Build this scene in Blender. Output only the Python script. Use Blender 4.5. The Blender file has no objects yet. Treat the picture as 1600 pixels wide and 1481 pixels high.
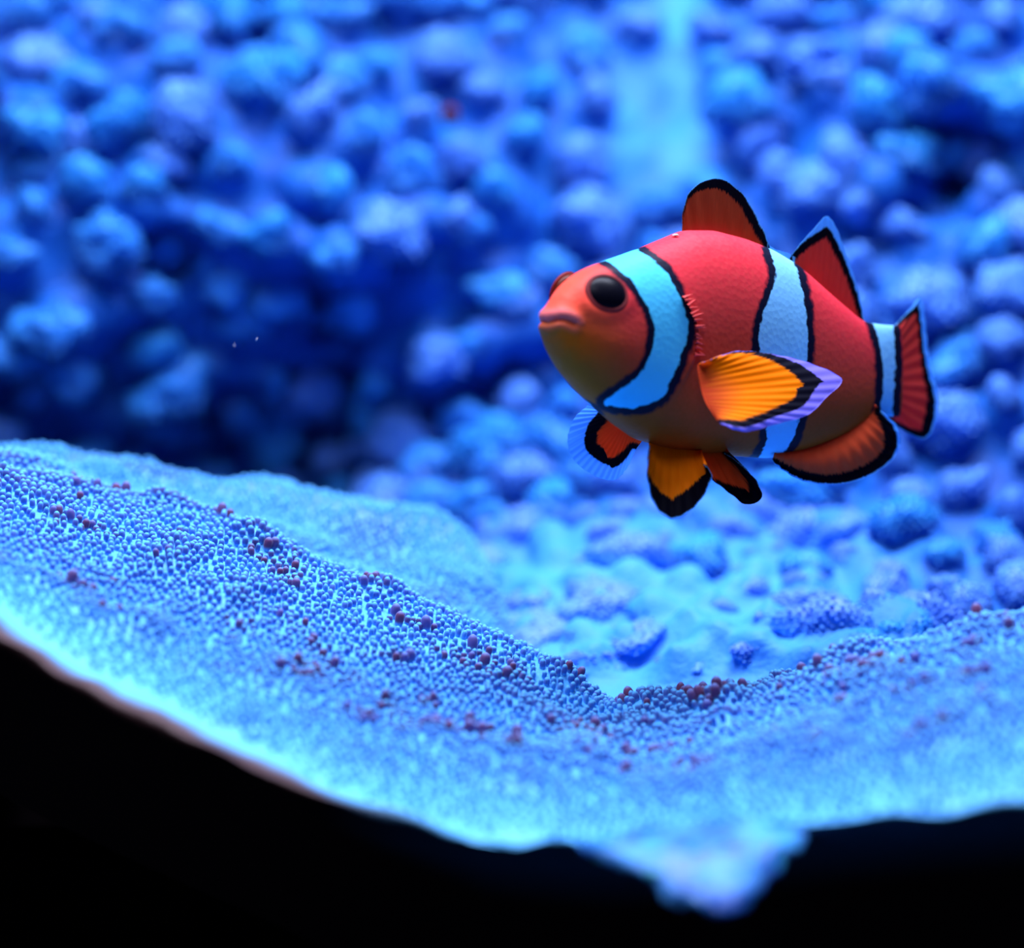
import bpy, math, random
import numpy as np
from mathutils import Vector, Matrix, Quaternion

# ------------------------------------------------------------------ camera, light, exposure
S = 0.01                      # everything below is thought in centimetres
FPX = 4000.0                  # 90 mm lens on a 36 mm sensor, frame taken as 1600 x 1481
sc = bpy.context.scene
COL = sc.collection

cam_d = bpy.data.cameras.new('camera')
cam_d.lens = 90.0
cam_d.sensor_width = 36.0
cam_d.clip_start = 0.02
cam_d.clip_end = 20.0
cam_d.dof.use_dof = True
cam_d.dof.focus_distance = 40.2 * S
cam_d.dof.aperture_fstop = 90.0 / 12.0      # 12 mm wide aperture
cam_d.dof.aperture_blades = 0
cam = bpy.data.objects.new('camera', cam_d)
cam.location = (0, 0, 0)
cam.rotation_euler = (math.pi / 2, 0, 0)
COL.objects.link(cam)
sc.camera = cam

world = bpy.data.worlds.new('tank_water')
sc.world = world
world.use_nodes = True
bg = world.node_tree.nodes['Background']
bg.inputs['Color'].default_value = (0.02, 0.10, 0.5, 1)
bg.inputs['Strength'].default_value = 0.02


def area_light(name, loc, target, size, size_y, power, color):
    d = bpy.data.lights.new(name, 'AREA')
    d.shape = 'RECTANGLE'
    d.size = size * S
    d.size_y = size_y * S
    d.energy = power
    d.color = color
    o = bpy.data.objects.new(name, d)
    o.location = Vector(loc) * S
    dirv = (Vector(target) - Vector(loc)).normalized()
    o.rotation_euler = dirv.to_track_quat('-Z', 'Y').to_euler()
    COL.objects.link(o)
    return o


# the tank's overhead LED fixture: a long panel over the anemones; then an added front fill light for the fish and lip
area_light('overhead_led_panel', (3, 42, 38), (2, 46, -3), 44, 12, 6.6, (0.74, 0.80, 1.0))
area_light('front_fill_light', (-6, 16, 34), (1, 42, 0), 26, 8, 0.75, (0.80, 0.82, 1.0))

sc.view_settings.view_transform = 'Standard'
sc.view_settings.look = 'None'
sc.view_settings.gamma = 1.0
sc.view_settings.use_curve_mapping = False
sc.view_settings.exposure = 0.0
sc.cycles.use_denoising = True
sc.cycles.max_bounces = 8
sc.cycles.sample_clamp_indirect = 4.0

# ------------------------------------------------------------------ helpers
rng = np.random.default_rng(7)
random.seed(7)


def unproj(px, py, D):
    """point (cm) seen at pixel px,py of the 1600x1481 frame at depth D (cm)"""
    px = np.asarray(px, float); py = np.asarray(py, float); D = np.asarray(D, float)
    return np.stack(np.broadcast_arrays((px - 800) / FPX * D, D, (740.5 - py) / FPX * D), -1)


def proj(p):
    return np.stack([800 + p[..., 0] / p[..., 1] * FPX, 740.5 - p[..., 2] / p[..., 1] * FPX], -1)


def _h(i, j, k, seed):
    n = (i * 374761393 + j * 668265263 + k * 1274126177 + seed * 974634653) & 0x7fffffff
    n = ((n ^ (n >> 13)) * 1274126177) & 0x7fffffff
    n = (n ^ (n >> 16)) & 0xffff
    return n / 32767.5 - 1.0


def vnoise(p, scale=1.0, seed=0):
    q = np.asarray(p, float) * scale
    i = np.floor(q).astype(np.int64)
    f = q - i
    f = f * f * (3 - 2 * f)
    r = 0
    for dx in (0, 1):
        for dy in (0, 1):
            for dz in (0, 1):
                w = (f[..., 0] if dx else 1 - f[..., 0]) * (f[..., 1] if dy else 1 - f[..., 1]) * (f[..., 2] if dz else 1 - f[..., 2])
                r = r + w * _h(i[..., 0] + dx, i[..., 1] + dy, i[..., 2] + dz, seed)
    return r


def fbm(p, scale, seed, octs=3):
    r = 0; a = 1.0
    for o in range(octs):
        r = r + a * vnoise(p, scale * 2 ** o, seed + o * 17)
        a *= 0.5
    return r


def catmull(pts, ts):
    """Catmull-Rom through rows of pts at fractional parameters ts in [0, n-1]"""
    pts = np.asarray(pts, float); n = len(pts)
    ts = np.clip(np.asarray(ts, float), 0, n - 1 - 1e-9)
    i = np.floor(ts).astype(int); f = (ts - i)
    f = f.reshape(f.shape + (1,) * (pts.ndim - 1))
    p1 = pts[i]; p2 = pts[np.minimum(i + 1, n - 1)]
    p0 = np.where((i > 0).reshape(f.shape), pts[np.maximum(i - 1, 0)], 2 * p1 - p2)
    p3 = np.where((i < n - 2).reshape(f.shape), pts[np.minimum(i + 2, n - 1)], 2 * p2 - p1)
    return 0.5 * (2 * p1 + (p2 - p0) * f + (2 * p0 - 5 * p1 + 4 * p2 - p3) * f ** 2 + (3 * p1 - p0 - 3 * p2 + p3) * f ** 3)


def tangents(pts):
    t = np.gradient(pts, axis=0)
    return t / np.linalg.norm(t, axis=-1, keepdims=True)


def make_mesh(name, verts, faces, mat=None, smooth=True, attrs=None, cm=True):
    """verts in cm; faces a (n,3)/(n,4) array or a list of polygons"""
    me = bpy.data.meshes.new(name)
    v = np.asarray(verts, float) * (S if cm else 1.0)
    if isinstance(faces, np.ndarray):
        k = faces.shape[1]; nf = len(faces)
        me.vertices.add(len(v)); me.vertices.foreach_set('co', v.astype(np.float32).ravel())
        me.loops.add(nf * k); me.loops.foreach_set('vertex_index', faces.astype(np.int32).ravel())
        me.polygons.add(nf)
        me.polygons.foreach_set('loop_start', np.arange(0, nf * k, k, dtype=np.int32))
        me.polygons.foreach_set('loop_total', np.full(nf, k, np.int32))
        me.update(calc_edges=True)
    else:
        me.from_pydata([tuple(a) for a in v], [], [tuple(int(x) for x in f) for f in faces])
    me.validate()
    if smooth:
        me.polygons.foreach_set('use_smooth', [True] * len(me.polygons))
    for an, av in (attrs or {}).items():
        a = me.attributes.new(an, 'FLOAT', 'POINT')
        a.data.foreach_set('value', np.asarray(av, np.float32).ravel())
    if mat:
        me.materials.append(mat)
    return me


def obj(name, me, parent=None):
    o = bpy.data.objects.new(name, me)
    COL.objects.link(o)
    if parent is not None:
        o.parent = parent
        o.matrix_parent_inverse = parent.matrix_world.inverted() if parent.type != 'EMPTY' else Matrix.Translation(-parent.location)
    return o


def thing(name, label, cat, loc):
    o = bpy.data.objects.new(name, None)
    o.empty_display_size = 0.01
    o.location = Vector(loc) * S
    COL.objects.link(o)
    o['label'] = label; o['category'] = cat
    return o


def grid_faces(nu, nv, wrap_v=False):
    i, j = np.meshgrid(np.arange(nu - 1), np.arange(nv if wrap_v else nv - 1), indexing='ij')
    j2 = (j + 1) % nv
    return np.stack([i * nv + j, (i + 1) * nv + j, (i + 1) * nv + j2, i * nv + j2], -1).reshape(-1, 4)


def grid_normals(P):
    du = np.gradient(P, axis=0); dv = np.gradient(P, axis=1)
    n = np.cross(du, dv)
    return n / (np.linalg.norm(n, axis=-1, keepdims=True) + 1e-12)


def seg_dist(p, poly, closed=False):
    """distance of points p (n,2) to a polyline; also fraction along it"""
    a = poly if not closed else np.vstack([poly, poly[:1]])
    best = np.full(len(p), 1e9); where = np.zeros(len(p))
    n = len(a) - 1
    for k in range(n):
        d = a[k + 1] - a[k]; L = (d @ d) + 1e-12
        t = np.clip(((p - a[k]) @ d) / L, 0, 1)
        dist = np.linalg.norm(p - (a[k] + t[:, None] * d), axis=1)
        m = dist < best
        best[m] = dist[m]; where[m] = (k + t[m]) / n
    return best, where


def inside(p, poly):
    x, y = p[:, 0], p[:, 1]; r = np.zeros(len(p), bool)
    n = len(poly)
    for k in range(n):
        x1, y1 = poly[k]; x2, y2 = poly[(k + 1) % n]
        c = ((y1 > y) != (y2 > y)) & (x < (x2 - x1) * (y - y1) / (y2 - y1 + 1e-12) + x1)
        r ^= c
    return r


def dense(poly, n=12):
    poly = np.asarray(poly, float)
    return catmull(poly, np.linspace(0, len(poly) - 1, (len(poly) - 1) * n + 1))


# ------------------------------------------------------------------ materials
class NT:
    def __init__(self, name):
        self.m = bpy.data.materials.new(name)
        self.m.use_nodes = True
        self.t = self.m.node_tree
        self.b = self.t.nodes['Principled BSDF']
        self.out = self.t.nodes['Material Output']

    def n(self, kind, **kw):
        x = self.t.nodes.new(kind)
        for k, v in kw.items():
            setattr(x, k, v)
        return x

    def link(self, a, b):
        self.t.links.new(a, b)

    def attr(self, name):
        return self.n('ShaderNodeAttribute', attribute_name=name).outputs['Fac']

    def math(self, op, a, b=None, c=None, clamp=False):
        x = self.n('ShaderNodeMath', operation=op); x.use_clamp = clamp
        for i, v in enumerate((a, b, c)):
            if v is None: continue
            if isinstance(v, (int, float)): x.inputs[i].default_value = v
            else: self.link(v, x.inputs[i])
        return x.outputs[0]

    def step(self, v, lo, hi):
        x = self.n('ShaderNodeMapRange', interpolation_type='SMOOTHSTEP')
        self.link(v, x.inputs['Value'])
        x.inputs['From Min'].default_value = lo; x.inputs['From Max'].default_value = hi
        return x.outputs['Result']

    def mix(self, f, a, b):
        x = self.n('ShaderNodeMix', data_type='RGBA')
        if isinstance(f, (int, float)): x.inputs['Factor'].default_value = f
        else: self.link(f, x.inputs['Factor'])
        for s, v in (('A', a), ('B', b)):
            i = [k for k in x.inputs if k.name == s and k.type == 'RGBA'][0]
            if isinstance(v, tuple): i.default_value = v + (1,)
            else: self.link(v, i)
        return [k for k in x.outputs if k.type == 'RGBA'][0]

    def noise(self, scale, detail=3, rough=0.55, vec=None):
        x = self.n('ShaderNodeTexNoise')
        x.inputs['Scale'].default_value = scale; x.inputs['Detail'].default_value = detail
        x.inputs['Roughness'].default_value = rough
        if vec is None:
            vec = self.n('ShaderNodeTexCoord').outputs['Object']
        self.link(vec, x.inputs['Vector'])
        return x.outputs['Fac']

    def color(self, c):
        if isinstance(c, tuple): self.b.inputs['Base Color'].default_value = c + (1,)
        else: self.link(c, self.b.inputs['Base Color'])

    def set(self, rough=None, spec=None, **kw):
        if rough is not None: self.b.inputs['Roughness'].default_value = rough
        if spec is not None: self.b.inputs['Specular IOR Level'].default_value = spec
        for k, v in kw.items():
            self.b.inputs[k.replace('_', ' ')].default_value = v

    def bump(self, h, strength, dist):
        x = self.n('ShaderNodeBump')
        x.inputs['Strength'].default_value = strength; x.inputs['Distance'].default_value = dist
        self.link(h, x.inputs['Height']); self.link(x.outputs[0], self.b.inputs['Normal'])

    def translucent(self, col, fac, transp=None):
        tr = self.n('ShaderNodeBsdfTranslucent')
        if isinstance(col, tuple): tr.inputs['Color'].default_value = col + (1,)
        else: self.link(col, tr.inputs['Color'])
        mx = self.n('ShaderNodeMixShader'); mx.inputs[0].default_value = fac
        self.link(self.b.outputs[0], mx.inputs[1]); self.link(tr.outputs[0], mx.inputs[2])
        o = mx.outputs[0]
        if transp is not None:
            tp = self.n('ShaderNodeBsdfTransparent')
            m2 = self.n('ShaderNodeMixShader')
            self.link(transp, m2.inputs[0]); self.link(o, m2.inputs[1]); self.link(tp.outputs[0], m2.inputs[2])
            o = m2.outputs[0]
        self.link(o, self.out.inputs['Surface'])


def mat_disc():
    k = NT('anemone_disc_skin')
    n = k.noise(160, 4)
    c = k.mix(k.step(n, .35, .7), (0.055, 0.34, 0.86), (0.085, 0.42, 0.92))
    c = k.mix(k.attr('edge'), c, (0.11, 0.50, 0.95))
    c = k.mix(k.attr('rim'), c, (0.17, 0.28, 0.80))
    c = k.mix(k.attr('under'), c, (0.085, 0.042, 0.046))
    k.color(c); k.set(rough=.55, spec=.25)
    k.bump(k.noise(900, 3), .5, .0006)
    return k.m


def mat_tentacle():
    k = NT('anemone_tentacle_skin')
    tip = k.attr('tip'); tone = k.attr('tone')
    base = (0.11, 0.47, 0.93)
    tc = k.mix(k.step(tone, .25, .9), (0.085, 0.18, 0.58), (0.14, 0.075, 0.24))
    tc = k.mix(k.step(tone, 0.0, .22), (0.10, 0.42, 0.90), tc)
    c = k.mix(k.step(tip, .08, .36), base, tc)
    c = k.mix(k.step(tip, .70, .90), c, (0.11, 0.46, 0.92))  # bright cap paints the overhead rim light onto the tip
    k.color(c); k.set(rough=.5, spec=.08)
    k.set(Sheen_Weight=.4, Sheen_Roughness=.4); k.b.inputs['Sheen Tint'].default_value = (.3, .75, 1, 1)
    k.translucent(c, .12)
    return k.m


def mat_tentacle_part(name, deep):
    k = NT(name)
    z = k.n('ShaderNodeSeparateXYZ')
    k.link(k.n('ShaderNodeTexCoord').outputs['Generated'], z.inputs[0])
    c = k.mix(k.step(z.outputs['Z'], .05, .40), (0.14, 0.50, 0.92), deep)
    c = k.mix(k.math('MULTIPLY', k.step(z.outputs['Z'], .75, 1.0), .65), c, (0.16, 0.34, 0.85))
    k.color(c); k.set(rough=.5, spec=.10)
    k.set(Sheen_Weight=.5, Sheen_Roughness=.35); k.b.inputs['Sheen Tint'].default_value = (.35, .6, 1, 1)
    k.translucent(c, .12)
    return k.m


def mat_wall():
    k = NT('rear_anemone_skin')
    c = k.mix(k.step(k.noise(70, 4), .35, .7), (0.003, 0.070, 0.38), (0.006, 0.11, 0.48))  # skin kept dark: shade in the gaps between clusters put into its colour
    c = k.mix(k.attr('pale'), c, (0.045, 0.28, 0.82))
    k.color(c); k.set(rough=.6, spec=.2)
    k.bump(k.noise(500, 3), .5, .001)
    return k.m


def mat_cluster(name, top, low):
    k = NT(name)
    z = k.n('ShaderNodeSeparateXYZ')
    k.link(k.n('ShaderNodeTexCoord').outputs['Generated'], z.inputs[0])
    c = k.mix(k.step(z.outputs['Z'], .1, .8), low, top)  # dark low colours paint the shade between puffs into the cluster bases
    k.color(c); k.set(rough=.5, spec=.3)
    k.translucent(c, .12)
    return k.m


M_DISC = mat_disc()
M_TENT = mat_tentacle()
M_TP = [mat_tentacle_part('tentacle_violet', (0.13, 0.11, 0.38)),
        mat_tentacle_part('tentacle_maroon', (0.17, 0.06, 0.15)),
        mat_tentacle_part('tentacle_plum', (0.16, 0.085, 0.24))]
M_WALL = mat_wall()
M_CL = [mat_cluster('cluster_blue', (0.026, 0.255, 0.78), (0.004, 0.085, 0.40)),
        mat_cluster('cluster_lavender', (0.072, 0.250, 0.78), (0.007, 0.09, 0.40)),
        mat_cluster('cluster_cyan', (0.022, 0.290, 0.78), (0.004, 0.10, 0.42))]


def mat_plain(name, col, rough=.6, spec=.3):
    k = NT(name)
    n = k.noise(300, 3)
    c2 = tuple(min(1, x * 1.25) for x in col)
    k.color(k.mix(n, col, c2)); k.set(rough=rough, spec=spec)
    return k.m


M_CL.append(mat_cluster('cluster_pale_lavender', (0.10, 0.27, 0.82), (0.055, 0.30, 0.84)))
M_BLACKTANK = mat_plain('black_tank_panel', (0.004, 0.004, 0.006), .8, .0)
M_SAND = mat_plain('dark_tank_substrate', (0.006, 0.006, 0.008), .9, .0)
M_STALK = mat_plain('anemone_column_skin', (0.012, 0.009, 0.012), .9, .0)


def mat_fish():
    k = NT('clownfish_skin')
    tc = k.n('ShaderNodeTexCoord').outputs['Object']
    n1 = k.noise(700, 2, .5, tc)
    nn = k.math('MULTIPLY', k.math('SUBTRACT', n1, .5), 0.10)
    d = k.math('ADD', k.attr('band'), nn)
    h = k.attr('height')       # 0 belly .. 1 back
    f = k.attr('face')
    red = k.mix(k.step(h, .05, .95), (0.38, 0.060, 0.006), (0.80, 0.034, 0.060))  # overhead light painted in: belly dark brown, back brighter with a pink sheen
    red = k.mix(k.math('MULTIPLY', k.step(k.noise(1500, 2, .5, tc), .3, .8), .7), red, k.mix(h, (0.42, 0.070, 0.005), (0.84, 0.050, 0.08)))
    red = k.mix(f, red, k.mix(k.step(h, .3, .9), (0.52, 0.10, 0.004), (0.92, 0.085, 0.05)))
    red = k.mix(k.attr('lip'), red, (0.72, 0.15, 0.16))
    white = k.mix(k.attr('paler'), (0.075, 0.60, 0.98), (0.20, 0.56, 0.98))
    black = (0.004, 0.005, 0.022)
    c = k.mix(k.step(d, -.150, -.085), red, black)
    c = k.mix(k.step(d, -.012, .018), c, white)
    k.color(c); k.set(rough=.5, spec=.06)
    v = k.n('ShaderNodeTexVoronoi'); v.inputs['Scale'].default_value = 1100
    k.link(tc, v.inputs['Vector'])
    k.bump(v.outputs['Distance'], .12, .0003)
    return k.m


def mat_fin(name, inner, outer, rim, transp=.22, trl=.4, black=(0.004, 0.004, 0.014)):
    k = NT(name)
    ray = k.attr('ray'); across = k.attr('across')
    cmb = k.n('ShaderNodeCombineXYZ')
    k.link(k.math('MULTIPLY', ray, 60.0), cmb.inputs[0]); k.link(k.math('MULTIPLY', across, 2.5), cmb.inputs[1])
    ns = k.noise(1.6, 2, .5, cmb.outputs[0])
    nn = k.math('MULTIPLY', k.math('SUBTRACT', ns, .5), .12)
    base = k.mix(k.step(across, .0, .38), inner, outer)
    base = k.mix(k.math('MULTIPLY', k.step(ns, .45, .7), .25), base, tuple(min(1, x * 1.45) for x in outer))
    b = k.step(k.math('ADD', k.attr('blk'), nn), -.01, .03)
    r = k.step(k.math('ADD', k.attr('rim'), k.math('MULTIPLY', nn, .4)), -.006, .015)
    c = k.mix(b, base, black)
    c = k.mix(r, c, rim)
    k.color(c); k.set(rough=.6, spec=.03)
    k.translucent(c, trl, k.math('MULTIPLY', r, transp))
    return k.m


def mat_eye():
    k = NT('fish_eyeball')
    z = k.n('ShaderNodeSeparateXYZ')
    k.link(k.n('ShaderNodeTexCoord').outputs['Generated'], z.inputs[0])
    k.color(k.mix(k.step(z.outputs['Z'], .55, .68), (0.10, 0.02, 0.012), (0.003, 0.003, 0.008)))
    k.set(rough=.35, spec=.06)
    return k.m


# ------------------------------------------------------------------ the tank around the scene
def slab(name, x0, x1, y0, y1, z0, z1, mat):
    v = [(x, y, z) for x in (x0, x1) for y in (y0, y1) for z in (z0, z1)]
    f = [(0, 1, 3, 2), (4, 6, 7, 5), (0, 4, 5, 1), (2, 3, 7, 6), (0, 2, 6, 4), (1, 5, 7, 3)]
    o = obj(name, make_mesh(name, v, f, mat, smooth=False))
    o['kind'] = 'structure'
    return o


slab('floor', -60, 60, 20, 96, -24, -22, M_SAND)
slab('wall_back', -60, 60, 94, 96, -22, 60, M_BLACKTANK)

# ------------------------------------------------------------------ front carpet anemone: folded disc
# columns of (pixel y, depth cm): underside, lower edge, lip, three levels up the near face, first crest,
# dip behind it, rear slope, rear rim, behind the rim
fr_cols = {
    -260: [(900, 42), (865, 36.6), (820, 36.1), (770, 37.6), (725, 39.3), (690, 40.8), (668, 42.0), (674, 43), (690, 44.5), (694, 46), (760, 49)],
    0:    [(1080, 41.5), (1003, 36.2), (955, 35.6), (890, 37.2), (830, 39.0), (772, 40.6), (738, 42.0), (732, 43), (726, 44.5), (724, 46), (800, 49)],
    200:  [(1180, 41), (1112, 35.5), (1075, 34.9), (1000, 36.5), (910, 38.6), (830, 40.3), (782, 41.8), (784, 43), (765, 45), (729, 46.6), (820, 50)],
    400:  [(1270, 40.5), (1194, 34.7), (1168, 34.2), (1090, 35.8), (985, 38.2), (895, 40.0), (840, 41.3), (852, 42.6), (812, 45), (764, 46.8), (840, 50)],
    600:  [(1360, 40), (1288, 34.0), (1268, 33.5), (1180, 35.3), (1075, 37.8), (978, 39.7), (922, 41.0), (940, 42.4), (880, 45), (797, 47.0), (880, 50)],
    740:  [(1390, 40), (1322, 33.6), (1302, 33.1), (1215, 34.9), (1125, 37.5), (1040, 39.4), (978, 40.7), (1000, 42.2), (930, 45), (856, 47.4), (960, 50)],
    850:  [(1405, 40), (1337, 33.4), (1315, 32.9), (1235, 34.6), (1160, 37.2), (1092, 39.2), (1032, 40.4), (1070, 42.0), (1100, 43.5), (1140, 45), (1200, 47)],
    950:  [(1410, 40), (1347, 33.2), (1325, 32.7), (1250, 34.4), (1185, 37.0), (1135, 39.0), (1104, 40.0), (1130, 41.2), (1160, 42.5), (1200, 44), (1250, 46)],
    1050: [(1405, 40), (1340, 33.0), (1318, 32.6), (1245, 34.2), (1185, 36.6), (1135, 38.6), (1104, 39.8), (1125, 41.0), (1160, 42.5), (1200, 44), (1250, 46)],
    1200: [(1390, 40), (1318, 32.9), (1298, 32.4), (1225, 33.9), (1165, 36.0), (1108, 38.0), (1074, 39.2), (1090, 40.6), (1130, 42.5), (1180, 44), (1230, 46)],
    1350: [(1375, 40), (1303, 32.6), (1282, 32.1), (1205, 33.5), (1130, 35.4), (1066, 37.3), (1026, 38.5), (1040, 40.0), (1090, 42.5), (1150, 44), (1210, 46)],
    1500: [(1360, 40), (1288, 32.3), (1265, 31.8), (1185, 33.1), (1100, 34.9), (1032, 36.6), (994, 37.8), (1008, 39.4), (1060, 42), (1120, 44), (1190, 46)],
    1620: [(1350, 40), (1277, 32.1), (1252, 31.6), (1172, 32.9), (1085, 34.6), (1020, 36.2), (984, 37.4), (998, 39.0), (1050, 42), (1110, 44), (1180, 46)],
    1880: [(1340, 40), (1268, 32.0), (1244, 31.5), (1165, 32.8), (1080, 34.5), (1015, 36.1), (980, 37.3), (994, 39.0), (1045, 42), (1100, 44), (1170, 46)],
}
cx = np.array(sorted(fr_cols), float)
cpy = np.array([[p[0] for p in fr_cols[int(x)]] for x in cx], float)
cD = np.array([[p[1] for p in fr_cols[int(x)]] for x in cx])
NU, NV = 540, 260
us = np.linspace(cx[0], cx[-1], NU)


def resample_rows(tab, xs, xq):
    """smooth (monotone-ish cubic) resampling of the column table at xq"""
    m = np.gradient(tab, xs, axis=0)
    i = np.clip(np.searchsorted(xs, xq) - 1, 0, len(xs) - 2)
    h = (xs[i + 1] - xs[i])[:, None]; t = ((xq - xs[i])[:, None]) / h
    return ((2 * t**3 - 3 * t**2 + 1) * tab[i] + (t**3 - 2 * t**2 + t) * h * m[i]
            + (-2 * t**3 + 3 * t**2) * tab[i + 1] + (t**3 - t**2) * h * m[i + 1])


cD[:, 1] = cD[:, 2] - .80 * np.clip((800 - cx) / 300, 0, 1) + .1
cpy[:, 1] += 26 * np.clip((760 - cx) / 400, 0, 1)
cpy[:, 0] += 160
cD[:, 0] = cD[:, 1] + 3.5
rpy = resample_rows(cpy, cx, us)
rD = resample_rows(cD, cx, us)
vs = np.linspace(0, cpy.shape[1] - 1, NV)
gy = catmull(rpy.T, vs).T
gD = catmull(rD.T, vs).T
FP = unproj(np.repeat(us[:, None], NV, 1), gy, gD)
FN = grid_normals(FP)
if FN[NU // 2, NV // 2, 2] < 0:
    FN = -FN
vv = np.repeat(vs[None, :], NU, 0)
face_w = np.clip((vv - 2.2) / 1.0, 0, 1)
# soft mounds in the disc and an uneven edge
mound = np.clip(fbm(FP, 0.95, 3, 2), -1, 1)
mound = np.clip(mound + .05, 0, 1) ** 1.2
FP = FP + FN * (mound * 0.24 * face_w)[..., None]
edge_w = np.exp(-((vv - 1.6) / .7) ** 2)
FP = FP + FN * (fbm(FP, 0.8, 21, 3) * 0.10 * edge_w)[..., None]
FP[..., 2] += edge_w * 0.09 * vnoise(FP, 1.5, 31)
# rear rim ripples
FP[..., 2] += np.exp(-((vv - 9) / .7) ** 2) * 0.16 * vnoise(FP, .9, 41)
FN = grid_normals(FP)
if FN[NU // 2, NV // 2, 2] < 0:
    FN = -FN

pxg0 = proj(FP)[..., 0]
front = thing('carpet_anemone', 'pale blue carpet anemone folded across the foreground with tiny violet bead tentacles', 'anemone', (0.5, 40, -22))
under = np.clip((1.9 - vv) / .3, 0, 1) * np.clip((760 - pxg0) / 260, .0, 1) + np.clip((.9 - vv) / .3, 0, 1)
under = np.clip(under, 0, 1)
edge = np.clip(1 - (vv - 1.6) / 2.0, 0, 1)
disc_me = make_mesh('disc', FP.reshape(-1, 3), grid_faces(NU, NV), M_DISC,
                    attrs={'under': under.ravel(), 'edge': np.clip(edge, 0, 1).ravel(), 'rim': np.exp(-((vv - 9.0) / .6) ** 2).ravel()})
obj('disc', disc_me, front)

# the column (foot) that carries the disc, in the shade under it
ang = np.linspace(0, 2 * math.pi, 64, endpoint=False)
zz = np.linspace(-22, -6.2, 24)
V = []
for z in zz:
    t = (z + 22) / 15.8
    r = 3.2 + 1.2 * (1 - t) ** 2 + 2.2 * t ** 3
    rr = r * (1 + .06 * np.sin(9 * ang + 3 * t)) + .1 * np.sin(23 * ang + z)
    V.append(np.stack([0.5 + 2.0 * rr * np.cos(ang), 43.5 + .5 * rr * np.sin(ang), np.full(64, z)], -1))
V = np.array(V)
obj('column', make_mesh('column', V.reshape(-1, 3), grid_faces(24, 64, True), M_STALK), front)


# --- tentacles
def tentacle_template(seg, rings):
    v = []; tip = []
    prof = {3: [(0.0, .85), (.45, 1.0), (.82, .80)], 4: [(0, .9), (.5, 1.0), (.78, .88), (.94, .5)], 6: [(0.0, .8), (.22, .92), (.45, 1.02), (.66, 1.05), (.84, .82), (.95, .48)]}[rings]
    for h, r in prof:
        for s in range(seg):
            a = 2 * math.pi * s / seg
            v.append((r * math.cos(a), r * math.sin(a), h)); tip.append(h)
    v.append((0, 0, 1.02)); tip.append(1.0)
    f = []
    for k in range(len(prof) - 1):
        for s in range(seg):
            a, b = k * seg + s, k * seg + (s + 1) % seg
            f.append((a, b, b + seg)); f.append((a, b + seg, a + seg))
    k = (len(prof) - 1) * seg
    for s in range(seg):
        f.append((k + s, k + (s + 1) % seg, len(v) - 1))
    return np.array(v), np.array(f), np.array(tip)


def frames(n):
    ref = np.where(np.abs(n[:, 1:2]) > .9, np.array([[1., 0, 0]]), np.array([[0, 1., 0]]))
    a = np.cross(ref, n); a /= np.linalg.norm(a, axis=1, keepdims=True)
    b = np.cross(n, a)
    return a, b


def tentacle_mass(name, pos, nrm, rad, length, tone, mat, seg=7, rings=3):
    tv, tf, tt = tentacle_template(seg, rings)
    a, b = frames(nrm)
    n = len(pos); k = len(tv)
    v = (pos[:, None] + a[:, None] * (tv[None, :, 0:1] * rad[:, None, None]) + b[:, None] * (tv[None, :, 1:2] * rad[:, None, None])
         + nrm[:, None] * (tv[None, :, 2:3] * length[:, None, None]))
    f = (tf[None] + (np.arange(n) * k)[:, None, None]).reshape(-1, 3)
    return make_mesh(name, v.reshape(-1, 3), f, mat, attrs={'tip': np.tile(tt, n), 'tone': np.repeat(tone, k)})


def scatter(P, N, W, count, mind, seed):
    """area-weighted random points on a grid surface, thinned to a minimum distance"""
    r = np.random.default_rng(seed)
    a = P[:-1, :-1]; b = P[1:, :-1]; c = P[:-1, 1:]
    area = np.linalg.norm(np.cross(b - a, c - a), axis=-1) * W[:-1, :-1]
    p = (area / area.sum()).ravel()
    idx = r.choice(len(p), size=count, p=p)
    i, j = np.unravel_index(idx, area.shape)
    fu, fv = r.random(count)[:, None], r.random(count)[:, None]
    pt = (P[i, j] * (1 - fu) * (1 - fv) + P[i + 1, j] * fu * (1 - fv) + P[i, j + 1] * (1 - fu) * fv + P[i + 1, j + 1] * fu * fv)
    cells = {}; keep = []
    key = np.floor(pt / mind).astype(int)
    pl = pt.tolist()
    md = np.broadcast_to(mind, count)
    m2 = mind * mind
    for q in range(count):
        kx, ky, kz = key[q]; ok = True
        x, y, z = pl[q]
        for dx in (-1, 0, 1):
            for dy in (-1, 0, 1):
                for dz in (-1, 0, 1):
                    for o in cells.get((kx + dx, ky + dy, kz + dz), ()):
                        w = pl[o]
                        if (w[0] - x) ** 2 + (w[1] - y) ** 2 + (w[2] - z) ** 2 < m2:
                            ok = False; break
                    if not ok: break
                if not ok: break
            if not ok: break
        if ok:
            cells.setdefault((kx, ky, kz), []).append(q); keep.append(q)
    keep = np.array(keep)
    return pt[keep], N[i[keep], j[keep]], i[keep], j[keep]


pxg = proj(FP)[..., 0]
Wt = ((pxg > -250) & (pxg < 1870)).astype(float)
Wt *= np.clip((vv - 2.0) / .8, 0, 1) * (vv < 9.5)
tp, tn, ti, tj = scatter(FP, FN, Wt, 150000, 0.104, 5)
tm = mound[ti, tj]; tv_ = vv[ti, tj]
n = len(tp)
r1 = rng.random(n)
patch = vnoise(tp, .8, 77) * .5 + .5
low = np.clip((tv_ - 2.4) / 1.5, 0, 1)          # few dark tentacles near the lip
tone = np.clip(.06 + .42 * tm + .40 * r1 * patch, 0, .85) * (0.15 + .85 * low)
dk = np.clip((vnoise(tp, 1.7, 55) - .22) / .3, 0, 1) * np.clip((tv_ - 2.7) / .6, 0, 1)
tone = np.maximum(tone, dk * (.30 + .5 * r1))
tone = np.where(tv_ > 6.9, np.clip(patch - .55, 0, 1) * .9, tone)
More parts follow.
